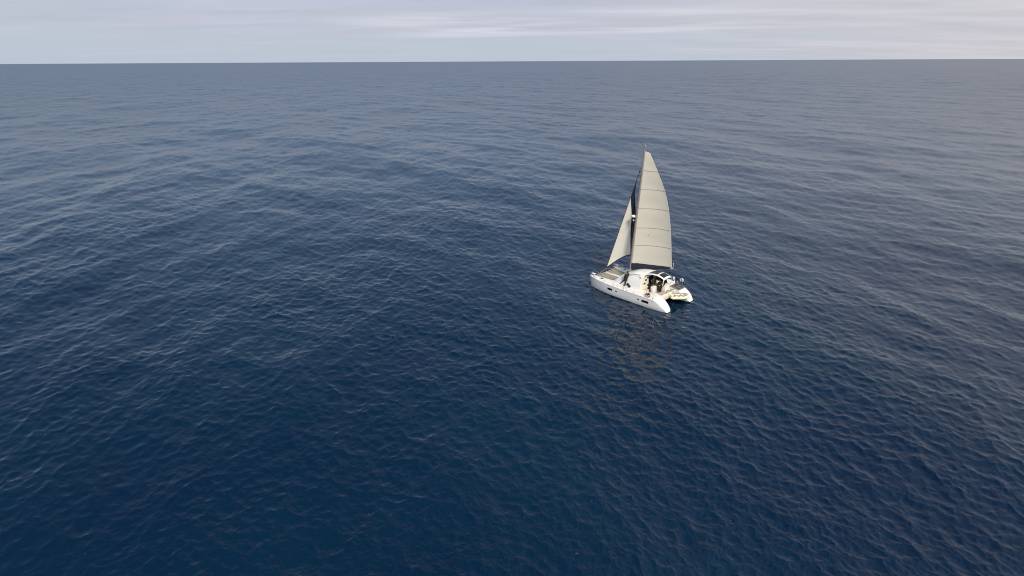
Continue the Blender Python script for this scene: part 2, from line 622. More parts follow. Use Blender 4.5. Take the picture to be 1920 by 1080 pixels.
def make_hull(sgn):
    mb = MB()
    xs = [-5.78, -5.75, -5.70, -5.62, -5.5, -5.35, -5.2, -5.0, -4.8, -4.6, -4.4, -4.2, -4.0, -3.6, -3, -2, -1, 0, 1, 2, 2.8, 3.5, 4.1, 4.6, 5.0, 5.3, 5.5, 5.65, 5.75, 5.8]
    rings = []
    for x in xs:
        w, zd = hull_w(x), deck_z(x)
        zb = interp(x, [-5.8, -5.0, -3, 3, 5.0, 5.8], [-0.02, -0.25, -0.5, -0.5, -0.35, -0.1])
        ring = []
        nside = 9
        side = []
        for i in range(nside + 1):
            t = i / nside
            z = zd - 0.05 + (zb - zd + 0.05) * t
            low = max(0.0, (0.75 - z) / (0.75 - zb)) if zb < 0.75 else 0
            ww = w * (1 - low ** 2.2 * (0.62 if i < nside else 1.0))
            flare = 1 - 0.30 * max(0, (x - 2.5) / 3.3) * max(0, (1.4 - z) / 1.4)
            xx = x - max(0.0, (zd - z)) * 0.17 * max(0, min(1, (x - 4.2) / 1.6))
            side.append((xx, ww * flare, z))
        for p in side:
            ring.append((p[0], 2.2 * sgn + sgn * p[1], p[2]))
        for p in reversed(side[:-1]):
            ring.append((p[0], 2.2 * sgn - sgn * p[1], p[2]))
        # deck: rounded sheer then a cambered top
        for q in (-0.965, -0.9, -0.45, 0, 0.45, 0.9, 0.965):
            cz = {0.965: -0.015, 0.9: 0.0, 0.45: 0.02, 0: 0.03}[abs(q)]
            ring.append((x, 2.2 * sgn + sgn * w * q, zd + cz * min(1, w / 0.4)))
        rings.append(ring)
    n = len(rings[0])
    nv = [p for r in rings for p in r]
    mb.v = nv
    for i in range(len(rings) - 1):
        for k in range(n):
            l = (k + 1) % n
            mb.f.append((i * n + k, i * n + l, (i + 1) * n + l, (i + 1) * n + k))
            zc = (nv[i * n + k][2] + nv[i * n + l][2] + nv[(i + 1) * n + k][2]) / 3
            xc = xs[i]
            if k >= 19 and k < 25:
                mb.m.append(1 if xc > -4.3 else 0)
            else:
                mb.m.append(0)
    mb.f.append(tuple(range(n)))
    mb.m.append(0)
    mb.f.append(tuple(reversed(range((len(rings) - 1) * n, len(rings) * n))))
    mb.m.append(0)
    o = mb.build('hull', [M['hull'], M['deck']], boat, angle=35)
    return o


# hull paint: white above, dark antifouling below a waterline that is a little higher at the bow
hm = mat('hull_paint', (0.79, 0.79, 0.79), 0.25, var=0.03, vscale=0.8, coat=0.3)
N, L = hm.node_tree.nodes, hm.node_tree.links
g = N.new('ShaderNodeTexCoord')
sx = N.new('ShaderNodeSeparateXYZ')
L.new(g.outputs['Object'], sx.inputs[0])
mm = N.new('ShaderNodeMath')
mm.operation = 'GREATER_THAN'
L.new(sx.outputs[2], mm.inputs[0])
mm.inputs[1].default_value = 0.19
mx = N.new('ShaderNodeMix')
mx.data_type = 'RGBA'
src = hm.node_tree.nodes['Principled BSDF'].inputs['Base Color'].links[0].from_socket
L.new(mm.outputs[0], mx.inputs[0])
mx.inputs[6].default_value = (0.045, 0.06, 0.07, 1)
L.new(src, mx.inputs[7])
L.new(mx.outputs[2], hm.node_tree.nodes['Principled BSDF'].inputs['Base Color'])
M['hull'] = hm


def hull_side_y(x, z):
    w, zd = hull_w(x), deck_z(x)
    zb = -0.5
    low = max(0.0, (0.75 - z) / (0.75 - zb))
    flare = 1 - 0.30 * max(0, (x - 2.5) / 3.3) * max(0, (1.4 - z) / 1.4)
    return 2.2 + w * (1 - low ** 2.2 * 0.62) * flare


for sgn in (1, -1):
    h = make_hull(sgn)
    for nm, x0, x1, z0, z1 in (('hull_window', 1.72, 2.46, 0.80, 1.05), ('portlight', 0.98, 1.26, 0.86, 0.97),
                               ('portlight', -2.22, -1.94, 0.82, 0.93), ('hull_window', -3.48, -2.56, 0.72, 0.99)):
        mb = MB()
        out = [(x0, z0 + .02), (x0 + .03, z0), (x1 - .03, z0), (x1, z0 + .02), (x1, z1 - .03), (x1 - .03, z1), (x0 + .03, z1), (x0, z1 - .03)]
        pts = [Vector((x, sgn * (hull_side_y(x, z) + 0.012), z)) for x, z in out]
        mb.prism(pts, (0, -0.03 * sgn, 0))
        mb.build(nm, M['glass'], h, smooth=False)
    # through-hull and a fairlead on the rail
    mb = MB()
    mb.tube([(-0.78, sgn * (hull_side_y(-0.78, 0.85) - 0.02), 0.85), (-0.78, sgn * (hull_side_y(-0.78, 0.85) + 0.015), 0.85)], 0.03, 10)
    mb.build('drain_outlet', M['black'], h)
    mb = MB()
    mb.box((-0.45, sgn * 2.94, 1.38), (0.10, 0.05, 0.16), bev=0.015)
    mb.build('fender_cleat', M['black'], h)
    # rubbing strake
    mb = MB()
    pts = []
    for x in np.linspace(-4.2, 5.6, 40):
        pts.append((x, sgn * (2.2 + hull_w(x) + 0.005), deck_z(x) - 0.055))
    mb.tube(pts, 0.022, 6)
    mb.build('rubbing_strake', M['gel'], h)
    for x, s_, nm in ((3.95, 0.42, 'deck_hatch'), (-3.55, 0.0, None)):
        if nm:
            mb = MB()
            mb.box((x, 2.2 * sgn, deck_z(x) + 0.055), (0.46, 0.40, 0.05), bev=0.02, mi=0)
            mb.box((x, 2.2 * sgn, deck_z(x) + 0.083), (0.38, 0.32, 0.012), mi=1)
            mb.build('deck_hatch', [M['white'], M['glass']], h)
    mb = MB()
    mb.box((0.02, 2.05 * sgn, deck_z(0) + 0.05), (0.44, 0.34, 0.05), bev=0.02)
    mb.box((0.02, 2.05 * sgn, deck_z(0) + 0.079), (0.36, 0.26, 0.012), mi=1)
    mb.build('deck_hatch', [M['white'], M['glass']], h)
    for x in (5.0, 1.2, -3.9):
        mb = MB()
        zc = deck_z(x) + 0.03
        yy = sgn * (2.2 + hull_w(x) * 0.7)
        mb.box((x, yy, zc + 0.02), (0.08, 0.03, 0.05))
        mb.tube([(x - .12, yy, zc + .055), (x, yy, zc + .05), (x + .12, yy, zc + .055)], 0.014, 6)
        mb.build('cleat', M['steel'], h)

# bridge deck
mb = MB()
mb.box((0.80, 0, 1.07), (4.26, 2.92, 0.72), bev=0.08)
mb.build('bridgedeck', M['gel'], boat)
mb = MB()
mb.box((-2.62, 0, 0.80), (2.58, 2.92, 0.26), bev=0.03)
mb.build('cockpit_floor', M['teak'], boat)
mb = MB()
mb.box((-3.96, 0, 1.03), (0.22, 2.9, 0.74), bev=0.05)
mb.build('aft_beam', M['cream'], boat)
# cockpit sides
for s in (1, -1):
    mb = MB()
    mb.box((-2.62, s * 1.47, 1.18), (2.50, 0.10, 0.54), bev=0.02)
    mb.build('cockpit_side', M['gel'], boat)

# coachroof: a smooth moulded dome
CX = [-1.42, -1.0, 0.06, 0.8, 1.6, 2.1, 2.5, 2.75, 2.88, 2.93]
CH = [1.88, 1.86, 1.70, 1.42, 1.02, 0.72, 0.45, 0.24, 0.10, 0.0]
CW = [1.86, 1.87, 1.88, 1.86, 1.80, 1.70, 1.52, 1.25, 0.95, 0.70]
NE = 2.5


def cab_pt(x, a, inset=0.0):
    w, h_ = smooth_interp(x, CX, CW) - inset, smooth_interp(x, CX, CH) - inset
    c, s = math.cos(a), math.sin(a)
    yy = math.copysign(abs(c) ** (2 / NE), c) * w
    zz = abs(s) ** (2 / NE) * max(h_, 0)
    return Vector((x, yy, 1.43 + zz))


def cab_y(x, z, s):
    w, h_ = smooth_interp(x, CX, CW), smooth_interp(x, CX, CH)
    q = min(1, (z - 1.43) / h_)
    return s * w * (1 - q ** NE) ** (1 / NE)


mb = MB()
xs = list(np.linspace(-1.42, 2.5, 34)) + [2.58, 2.66, 2.74, 2.80, 2.85, 2.89, 2.92, 2.93]
rows = []
for x in xs:
    rows.append([cab_pt(x, PI * j / 40) for j in range(41)])
mb.grid(rows)
# inner lip along the open after edge
mb.grid([rows[0], [cab_pt(-1.42, PI * j / 40, 0.07) for j in range(41)], [cab_pt(-1.30, PI * j / 40, 0.07) for j in range(41)]])
cabin = mb.build('cabin', M['gel'], boat, angle=60)

for s in (1, -1):
    # side window: curved triangle
    out = [(0.52, 1.56), (0.50, 1.74), (0.42, 1.86), (0.25, 1.88), (0.08, 1.80), (-0.08, 1.65), (-0.20, 1.48), (0.05, 1.49), (0.3, 1.52)]
    mb = MB()
    front = [Vector((x, cab_y(x, z, s) + s * 0.012, z)) for x, z in out]
    mb.prism(front, (0, -0.05 * s, 0))
    mb.build('cabin_window', M['glass'], cabin, smooth=False)
    # hatch on the foredeck end of the coachroof
    p = cab_pt(2.18, PI / 2 - s * 0.88)
    q = cab_pt(2.06, PI / 2 - s * 0.88)
    r_ = cab_pt(2.18, PI / 2 - s * 0.80)
    ex = (p - q).normalized()
    nz = ex.cross((r_ - p).normalized() * -s).normalized()
    if nz.z < 0:
        nz = -nz
    ey = nz.cross(ex)
    R = Matrix((ex, ey, nz)).transposed().to_4x4()
    mb = MB()
    mb.box(p + nz * 0.015, (0.36, 0.30, 0.05), R, bev=0.015)
    mb.box(p + nz * 0.042, (0.28, 0.22, 0.012), R, mi=1)
    mb.build('deck_hatch', [M['white'], M['glass']], cabin)
    # grab rail along the roof edge
    mb = MB()
    pts = [cab_pt(x, PI / 2 - s * 0.62) + Vector((0, 0.02 * s, 0.05)) for x in np.linspace(-0.9, 1.0, 9)]
    mb.tube(pts, 0.014, 6)
    for x in (-0.9, -0.25, 0.4, 1.0):
        b0 = cab_pt(x, PI / 2 - s * 0.62)
        mb.tube([b0, b0 + Vector((0, 0.02 * s, 0.05))], 0.012, 6)
    mb.build('grab_rail', M['steel'], cabin)
    # winch and clutch by the cockpit edge
    b0 = cab_pt(-1.15, PI / 2 - s * 0.85)
    mb = MB()
    mb.tube([b0 - Vector((0, 0, .02)), b0 + Vector((0, 0, .05)), b0 + Vector((0, 0, .10)), b0 + Vector((0, 0, .15))], [0.085, 0.07, 0.055, 0.075], 12)
    mb.build('winch', M['steel'], cabin)
    for k in range(2):
        mb = MB()
        pts = [cab_pt(x, PI / 2 - s * (0.75 - 0.10 * k)) + Vector((0, 0, 0.012)) for x in np.linspace(-1.0, 1.15, 12)]
        mb.tube(pts, 0.012, 5)
        mb.build('halyard_tail', M['batten'], cabin)

# after bulkhead of the saloon, with door and window
mb = MB()
edge = [cab_pt(-1.36, PI * j / 40, 0.06) for j in range(41)]
out = [Vector((-1.36, 1.44, 0.95))] + edge + [Vector((-1.36, -1.44, 0.95))]
mb.prism(out, (0.05, 0, 0))
blk = mb.build('bulkhead', M['cream'], boat, smooth=False)
mb = MB()
mb.box((-1.37, -0.30, 1.86), (0.04, 0.94, 1.66), bev=0.015)
mb.build('companionway_door', M['glass'], blk)
mb = MB()
mb.box((-1.37, -1.12, 2.12), (0.04, 0.50, 0.55), bev=0.012)
mb.build('bulkhead_window', M['glass'], blk)
for (y, z, w, h_) in ((0.72, 2.42, 0.26, 0.20), (0.95, 2.02, 0.34, 0.16), (0.42, 2.62, 0.24, 0.12)):
    mb = MB()
    mb.box((-1.385, y, z), (0.05, w, h_), bev=0.012)
    mb.build('instrument_display', M['black'], blk)
mb = MB()
mb.box((-1.62, 0.98, 1.16), (0.44, 0.72, 0.40), bev=0.04)
mb.build('cockpit_step', M['teak'], boat)

# arched hard top with two tinted panels
TX = [-3.85, -3.71, -3.24, -2.65, -1.95, -1.5, -1.25]
TZ = [3.16, 3.22, 3.38, 3.445, 3.37, 3.21, 3.06]
mb = MB()
top_r, bot_r = [], []
nx = 22
xs = np.linspace(-3.85, -1.05, nx)


def top_z(x, y):
    z = smooth_interp(x, TX, TZ) if x < -1.25 else 3.06 + (x + 1.25) * -0.7
    return z - 0.10 * (y / 0.66) ** 2 + 0.03


YS = [-0.70, -0.66, -0.50, -0.25, 0.0, 0.25, 0.50, 0.66, 0.70]
for x in xs:
    top_r.append([Vector((x, y, top_z(x, y) - (0.03 if abs(y) > 0.68 else 0))) for y in YS])
    bot_r.append([Vector((x, y, top_z(x, y) - 0.075)) for y in YS])
mb.grid(top_r)
mb.grid(bot_r, flip=True)
mb.grid([top_r[0], bot_r[0]], flip=True)
mb.grid([top_r[-1], bot_r[-1]])
mb.grid([[r[0] for r in top_r], [r[0] for r in bot_r]])
mb.grid([[r[-1] for r in top_r], [r[-1] for r in bot_r]], flip=True)
hard_top = mb.build('hard_top', M['gel'], boat, angle=50)
for x0, x1 in ((-3.66, -2.98), (-2.80, -1.62)):
    mb = MB()
    a, b = [], []
    for x in np.linspace(x0, x1, 9):
        a.append([Vector((x, y, top_z(x, y) + 0.014)) for y in np.linspace(-0.54, 0.54, 7)])
        b.append([Vector((x, y, top_z(x, y) - 0.01)) for y in np.linspace(-0.54, 0.54, 7)])
    mb.grid(a)
    mb.grid(b, flip=True)
    for i in (0, -1):
        mb.grid([a[i], b[i]], flip=(i == 0))
        mb.grid([[r[i] for r in a], [r[i] for r in b]], flip=(i != 0))
    mb.build('roof_window', M['roofglass'], hard_top)
for s in (1, -1):
    # dark corner light where the roof meets the coachroof
    mb = MB()
    a, b = [], []
    for x in np.linspace(-1.50, -1.06, 6):
        z = top_z(x, 0.70) - 0.02
        a.append([Vector((x, s * 0.715, z)), Vector((x, s * 0.98, z - 0.20))])
    mb.grid(a)
    b = [[p + Vector((0, 0, -0.03)) for p in r] for r in a]
    mb.grid(b, flip=True)
    for i in (0, -1):
        mb.grid([a[i], b[i]])
        mb.grid([[r[i] for r in a], [r[i] for r in b]])
    mb.build('quarter_light', M['roofglass'], hard_top)
    # roof legs down to the after beam
    mb = MB()
    mb.tube([(-3.72, s * 0.66, top_z(-3.72, .66) - .05), (-3.86, s * 0.95, 2.5), (-3.92, s * 1.25, 1.40)], 0.026, 8)
    mb.build('roof_leg', M['steel'], hard_top)

# dark panel added along the starboard side to darken the cockpit under the roof
mb = MB()
scr = []
for x in np.linspace(-1.45, -2.95, 7):
    scr.append([Vector((x, -0.72 - 0.62 * t, top_z(x, 0.70) - 0.06 + (1.90 - top_z(x, 0.70)) * t)) for t in (0, 0.33, 0.66, 1)])
mb.grid(scr)
mb.grid([[p + Vector((0, 0.02, 0)) for p in r] for r in scr], flip=True)
mb.build('side_dark_panel', M['roofglass'], hard_top)

# cockpit furniture
mb = MB()
mb.box((-2.55, -1.16, 1.19), (1.0, 0.62, 0.48), bev=0.03)
bench = mb.build('cockpit_bench', M['gel'], boat)
mb = MB()
mb.box((-2.55, -1.16, 1.47), (0.98, 0.62, 0.09), bev=0.035)
mb.build('seat_cushion', M['cushion'], bench)
mb = MB()
mb.box((-2.50, -2.22, 1.62), (1.25, 0.92, 0.52), bev=0.09)
coam = mb.build('coaming', M['gel'], boat)
mb = MB()
mb.tube([(-2.98, -2.45, 1.88), (-2.98, -2.45, 1.93), (-2.98, -2.45, 1.99), (-2.98, -2.45, 2.03)], [0.09, 0.07, 0.06, 0.08], 12)
mb.build('winch', M['black'], coam)
# helm pedestal, seat and wheel
mb = MB()
mb.box((-1.62, -0.42, 1.40), (0.26, 0.42, 0.94), bev=0.04)
mb.box((-1.60, -0.42, 1.92), (0.22, 0.36, 0.14), mi=1, bev=0.03)
mb.build('helm_pedestal', [M['white'], M['black']], boat)
mb = MB()
wc = Vector((-1.80, -0.20, 2.06))
ring = [wc + Vector((0.10 * math.sin(2 * PI * k / 28), 0.36 * math.cos(2 * PI * k / 28), 0.36 * math.sin(2 * PI * k / 28))) for k in range(28)]
mb.tube(ring, 0.022, 8, closed=True)
for k in range(5):
    a = 2 * PI * k / 5 + 0.3
    mb.tube([wc, wc + Vector((0.10 * math.sin(a), 0.35 * math.cos(a), 0.35 * math.sin(a)))], 0.011, 6)
mb.tube([wc + Vector((-.03, 0, 0)), wc + Vector((0.10, -0.0, -0.01))], 0.05, 10)
mb.build('steering_wheel', M['steel'], boat)
mb = MB()
mb.box((-2.10, 0.12, 1.30), (0.46, 0.62, 0.72), bev=0.05)
mb.box((-2.10, 0.12, 1.69), (0.46, 0.60, 0.07), mi=1, bev=0.03)
mb.build('helm_seat', [M['gel'], M['cushion']], boat)
mb = MB()
mb.box((-3.0, 1.05, 1.10), (0.62, 0.36, 0.34), bev=0.04)
mb.build('cockpit_locker', M['gel'], boat)

# forward: crossbeam with striker, catwalk, trampolines, pulpits
mb = MB()
mb.tube([(5.22, -2.12, 1.47), (5.22, 0, 1.47), (5.22, 2.12, 1.47)], 0.075, 12)
mb.tube([(5.22, -1.9, 1.50), (5.22, 0, 1.98), (5.22, 1.9, 1.50)], 0.022, 8)
mb.tube([(5.22, 0, 1.5), (5.22, 0, 1.98)], 0.03, 8)
for y in (-1.0, 1.0):
    mb.tube([(5.22, y, 1.5), (5.22, y, 1.73)], 0.018, 6)
mb.build('crossbeam', M['alu'], boat)
mb = MB()
mb.box((4.06, -0.02, 1.45), (2.24, 0.34, 0.10), bev=0.03)
mb.build('catwalk', M['cream'], boat)
for y0, y1 in ((0.16, 1.72), (-0.20, -1.72)):
    mb = MB()
    rows = []
    for i in range(9):
        x = 2.96 + (5.14 - 2.96) * i / 8
        row = []
        for j in range(9):
            t = j / 8
            y = y0 + (y1 - y0) * t
            lim = 2.2 - hull_w(x) + 0.03
            y = math.copysign(min(abs(y), abs(y0) + (lim - abs(y0)) * t), y1)
            sag = 0.06 * math.sin(PI * i / 8) * math.sin(PI * t)
            row.append(Vector((x, y, 1.43 - sag)))
        rows.append(row)
    mb.grid(rows)
    mb.grid([[p - Vector((0, 0, 0.012)) for p in r] for r in rows], flip=True)
    mb.build('trampoline', M['net'], boat)
for s in (1, -1):
    mb = MB()
    y = 2.2 * s
    mb.tube([(4.55, y + 0.34 * s, 1.52), (4.75, y + 0.33 * s, 2.12), (5.35, y + 0.22 * s, 2.16), (5.70, y, 2.16), (5.35, y - 0.22 * s, 2.16), (4.85, y - 0.33 * s, 2.12), (4.65, y - 0.34 * s, 1.52)], 0.014, 8)
    mb.tube([(5.35, y + 0.22 * s, 2.16), (5.40, y + 0.18 * s, 1.58)], 0.014, 8)
    mb.tube([(5.35, y - 0.22 * s, 2.16), (5.40, y - 0.18 * s, 1.58)], 0.014, 8)
    pul = mb.build('pulpit', M['steel'], boat)
    mb = MB()
    mb.box((5.30, y - 0.02 * s, 1.86), (0.58, 0.36, 0.05), bev=0.02)
    mb.build('pulpit_seat', M['white'], pul)

# stanchions and lifelines
for s in (1, -1):
    pts = []
    for x in (4.6, 3.1, 1.6, 0.1, -1.4, -2.9, -4.0):
        y = s * (2.2 + hull_w(x) - 0.06)
        zb = deck_z(x) + 0.01
        mb = MB()
        mb.tube([(x, y, zb), (x, y, zb + 0.62)], 0.013, 8)
        mb.tube([(x, y, zb), (x, y, zb + 0.05)], 0.03, 8)
        mb.build('stanchion', M['steel'], boat)
        pts.append((x, y, zb + 0.61))
    for dz_ in (0, -0.29):
        mb = MB()
        mb.tube([(p[0], p[1], p[2] + dz_) for p in pts], 0.004, 5)
        mb.build('lifeline', M['steel'], boat)
    mb = MB()
    y = s * 2.86
    mb.tube([(-2.9, y, 2.05), (-3.5, y, 2.10), (-4.1, y, 2.05), (-4.28, y - 0.12 * s, 1.9), (-4.32, y - .14 * s, 1.30)], 0.014, 8)
    mb.tube([(-3.5, y, 2.10), (-3.5, y, 1.42)], 0.014, 8)
    mb.build('pushpit_rail', M['steel'], boat)

# solar panels on the starboard quarter
for k in range(2):
    mb = MB()
    x0 = -3.22 - k * 0.66
    c = Vector((x0 - 0.32, -2.06, 1.55 - 0.06 * k))
    rot = Matrix.Rotation(math.radians(-4 - 6 * k), 4, 'Y')
    mb.box(c, (0.63, 1.16, 0.035), rot, bev=0.008)
    p = mb.build('solar_panel', M['alu'], boat)
    for i in range(2):
        mb = MB()
        mb.box(c + rot @ Vector((0, -0.283 + i * 0.566, 0.0185)), (0.58, 0.545, 0.006), rot)
        mb.build('solar_cell_field', M['solar'], p)

# davits
for y in (0.35, -1.15):
    mb = MB()
    mb.tube([(-3.98, y, 1.30), (-4.05, y, 1.75), (-4.35, y, 1.90), (-5.05, y, 1.84)], 0.035, 8)
    mb.build('davit', M['alu'], boat)
mb = MB()
mb.tube([(-4.10, -1.35, 1.58), (-4.16, 0, 1.60), (-4.10, 1.30, 1.58)], 0.02, 8)
for y in (-1.3, -0.4, 0.5, 1.25):
    mb.tube([(-4.05, y, 1.35), (-4.12, y, 1.60)], 0.016, 6)
mb.build('stern_rail', M['steel'], boat)

# ------------------------------------------------------------------ rig
MF, MT = Vector((1.52, 0, 2.35)), Vector((0.32, 0, 17.45))


def mast_at(z):
    t = (z - MF.z) / (MT.z - MF.z)
    return MF.lerp(MT, t)


mb = MB()
mb.tube([mast_at(z) for z in (2.3, 6, 10, 14, 17.0, 17.40)], [0.135, 0.135, 0.13, 0.125, 0.10, 0.09], 14, flat=0.72, up=(0, 1, 0))
mast = mb.build('mast', M['alu'], boat)
for s in (1, -1):
    mb = MB()
    a = mast_at(9.45)
    mb.tube([a, a + Vector((-0.32, s * 0.92, 0.02))], [0.045, 0.03], 8)
    mb.build('spreader', M['alu'], mast)
mb = MB()
a = mast_at(9.30) + Vector((0.42, 0, 0))
mb.tube([a + Vector((0, 0, -0.03)), a + Vector((0, 0, .02)), a + Vector((0, 0, .13)), a + Vector((0, 0, 0.20))], [0.22, 0.26, 0.25, 0.13], 16)
mb.build('radar_dome', M['white'], mast)
mb = MB()
mb.tube([a + Vector((-0.35, 0, -0.08)), a + Vector((0.05, 0, -0.05))], 0.05, 8)
mb.tube([a + Vector((-0.28, 0, -0.55)), a + Vector((0.05, 0, -0.06))], 0.03, 8)
mb.build('radar_bracket', M['black'], mast)
mb = MB()
mb.box(a + Vector((-0.05, 0.02, -0.40)), (0.16, 0.14, 0.22), Matrix.Rotation(0.6, 4, 'Y'), bev=0.03)
mb.build('deck_light', M['white'], mast)
mb = MB()
mb.tube([MT + Vector((0, 0, -.06)), MT + Vector((0, 0, .03)), MT + Vector((0, 0, .10))], [0.12, 0.12, 0.05], 12)
mb.build('masthead_light', M['alu'], mast)
mb = MB()
mb.tube([MT + Vector((-0.05, 0, .02)), MT + Vector((-0.17, -0.06, 1.45))], [0.015, 0.010], 6)
mb.build('whip_antenna', M['alu'], mast)
mb = MB()
mb.tube([MT + Vector((0, 0, .0)), MT + Vector((0.40, 0.02, .12)), MT + Vector((0.44, 0.02, .28))], 0.010, 6)
mb.box(MT + Vector((0.44, 0.02, .28)), (0.16, 0.02, 0.06))
mb.build('wind_vane', M['black'], mast)

CLEW = Vector((-2.87, -2.07, 3.60))
GN = mast_at(3.28) + Vector((-0.16, 0, 0))
bdir = (CLEW - GN).normalized()
mb = MB()
BE = GN + bdir * ((CLEW - GN).length + 0.15) + Vector((0, 0, -0.14))
mb.tube([GN + Vector((0, 0, -.10)), BE], 0.085, 10)
boom = mb.build('boom', M['alu'], boat)
# navy sail cover lying open along the boom, deep at the mast
mb = MB()
rows = []
for i in range(15):
    t = i / 14
    p = GN.lerp(CLEW, t * 0.97)
    hgt = 0.36 * (1 - t) ** 1.1 + 0.05
    drop = 0.34 - 0.12 * t
    side = Vector((-bdir.y, bdir.x, 0)).normalized()
    wob = 0.03 * math.sin(i * 2.1)
    row = []
    for a, k in ((0.10, hgt), (0.135, hgt * 0.4), (0.15 + wob, -drop * 0.3), (0.13, -drop * 0.7), (0.0, -drop - 0.02 * math.sin(i * 1.7)), (-0.13, -drop * 0.7), (-0.15, -drop * .3), (-0.135, hgt * .4), (-0.10, hgt)):
        row.append(p + side * a * (1 - 0.35 * t) + Vector((0, 0, k)))
    rows.append(row)
mb.grid(rows)
mb.build('sail_cover', M['navy'], boom, label='dark navy sail cover along the boom')

# mainsail
LE = [(3.60, CLEW), (4.15, Vector((-2.79, -2.06, 4.15))), (7.64, Vector((-2.46, -1.96, 7.64))), (10.4, Vector((-2.04, -1.81, 10.4))),
      (12.38, Vector((-1.60, -1.55, 12.38))), (14.81, Vector((-0.78, -0.94, 14.81))), (16.70, Vector((-0.11, -0.36, 16.70)))]
lz = [p[0] for p in LE]


def main_pt(u, v):
    """u luff to leech, v foot to head"""
    zl = 3.66 + (16.88 - 3.66) * v
    zle = 3.60 + (16.70 - 3.60) * v
    a = mast_at(zl) + Vector((-0.15, 0, 0))
    b = Vector([smooth_interp(zle, lz, [p[1][i] for p in LE]) for i in range(3)])
    p = a.lerp(b, u)
    ch = b - a
    n = Vector((ch.y, -ch.x, 0)).normalized()          # leeward
    if n.y > 0:
        n = -n
    camber = 0.10 * ch.length * (4 * u * (1 - u)) ** 0.9 * (0.35 + 0.65 * math.sin(PI * min(1, v * 1.1 + 0.08)) ** 0.6)
    p = p + n * camber
    # foot is a little rounded, head cut square; each panel between battens fills slightly
    p.z += -0.06 * math.sin(PI * u) * (1 - v) ** 6 + 0.10 * math.sin(PI * u) * v ** 0.5 * (1 - v)
    p = p + n * 0.020 * math.sin(v * 6 * 2 * PI) * math.sin(PI * u)
    return p


mb = MB()
rows = [[main_pt(u / 24, v / 96) for u in range(25)] for v in range(97)]
mb.grid(rows)
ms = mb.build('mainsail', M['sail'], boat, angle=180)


def on_sail(fn, pts, off):
    out = []
    for u, v in pts:
        e = 0.004
        p = fn(u, v)
        n = (fn(min(1, u + e), v) - fn(max(0, u - e), v)).cross(fn(u, min(1, v + e)) - fn(u, max(0, v - e))).normalized()
        if n.y < 0:
            n = -n
        out.append((p, n, off))
    return out


for v in (0.835, 0.672, 0.503, 0.328, 0.168):
    mb = MB()
    for sd_ in (1, -1):
        a, b = [], []
        for i in range(25):
            u = i / 24
            (p, n, o), = on_sail(main_pt, [(u, v)], 0.014)
            (p2, n2, o2), = on_sail(main_pt, [(u, v + 0.0052)], 0.014)
            a.append(p + n * 0.014 * sd_)
            b.append(p2 + n2 * 0.014 * sd_)
        mb.grid([a, b], flip=(sd_ < 0))
    mb.build('batten', M['batten'], ms)
# reefing points: small dark patch
(p, n, o), = on_sail(main_pt, [(0.36, 0.265)], 0.02)
mb = MB()
mb.tube([p - n * 0.01, p + n * 0.014], 0.07, 10)
mb.build('sail_number_patch', M['batten'], ms)
mb = MB()
mb.tube([main_pt(1, v / 30) + Vector((-0.01, 0, 0)) for v in range(31)], 0.016, 6)
mb.build('leech_tape', M['white'], ms)

# headsail, sheeted to starboard, with navy strip along leech and foot
TACK, HEAD = Vector((5.10, 0, 2.05)), Vector((1.12, 0.0, 13.80))
JZ = [(4.33, Vector((1.76, -0.95, 4.33))), (6.55, Vector((1.78, -0.85, 6.55))), (8.09, Vector((1.70, -0.72, 8.09))), (9.56, Vector((1.53, -0.58, 9.56))),
      (11.36, Vector((1.55, -0.36, 11.36))), (12.51, Vector((1.46, -0.22, 12.51))), (13.75, Vector((1.14, -0.01, 13.75)))]
jz = [p[0] for p in JZ]


def jib_pt(u, v):
    a = TACK.lerp(HEAD, v)
    zz = 4.33 + (13.75 - 4.33) * v
    b = Vector([smooth_interp(zz, jz, [p[1][i] for p in JZ]) for i in range(3)])
    p = a.lerp(b, u)
    ch = b - a
    n = Vector((ch.y, -ch.x, 0)).normalized()
    if n.y > 0:
        n = -n
    p = p + n * (0.13 * ch.length * math.sin(PI * u ** 0.8)) * (1 - v ** 3 * 0.5)
    # the foot sweeps up in a shallow curve, the body sags a little
    p.z += 0.30 * math.sin(PI * u) * (1 - v) ** 5
    return p


def strip_u(v):
    a, b = jib_pt(0, v), jib_pt(1, v)
    return max(0.0, 1 - 0.62 / max((b - a).length, 0.63))


mb = MB()
rows = [[jib_pt(strip_u(v / 60) * u / 18, v / 60) for u in range(19)] for v in range(1, 61)]
mb.grid(rows)
jib = mb.build('jib', M['jib'], boat, angle=180)
mb = MB()
rows = [[jib_pt(strip_u(v / 60) + (1 - strip_u(v / 60)) * u / 5, v / 60) for u in range(6)] for v in range(1, 61)]
mb.grid(rows)
mb.build('leech_strip', M['navy'], jib, angle=180, label='navy sun strip along the leech of the jib')
mb = MB()
rows = [[jib_pt(u / 22, v / 60 / 3) for u in range(23)] for v in range(0, 4)]
mb.grid(rows)
mb.build('foot_strip', M['navy'], jib, angle=180, label='navy sun strip along the foot of the jib')
FT = Vector((0.62, 0, 15.0))
mb = MB()
mb.tube([Vector((5.22, 0, 1.62)), TACK + Vector((.02, 0, 0.02)), HEAD + Vector((.02, 0, 0)), mast_at(15.0)], [0.035, 0.032, 0.032, 0.02], 8)
mb.tube([Vector((5.22, 0, 1.66)), Vector((5.15, 0, 1.84))], 0.10, 12)
fs = mb.build('forestay', M['wire'], boat)
for z in (14.1, 14.55):
    p = TACK.lerp(HEAD, (z - TACK.z) / (HEAD.z - TACK.z))
    mb = MB()
    mb.tube([p + Vector((0, 0, -.10)), p, p + Vector((0, 0, .10))], [0.05, 0.075, 0.05], 10)
    mb.build('halyard_swivel', M['black'], fs)
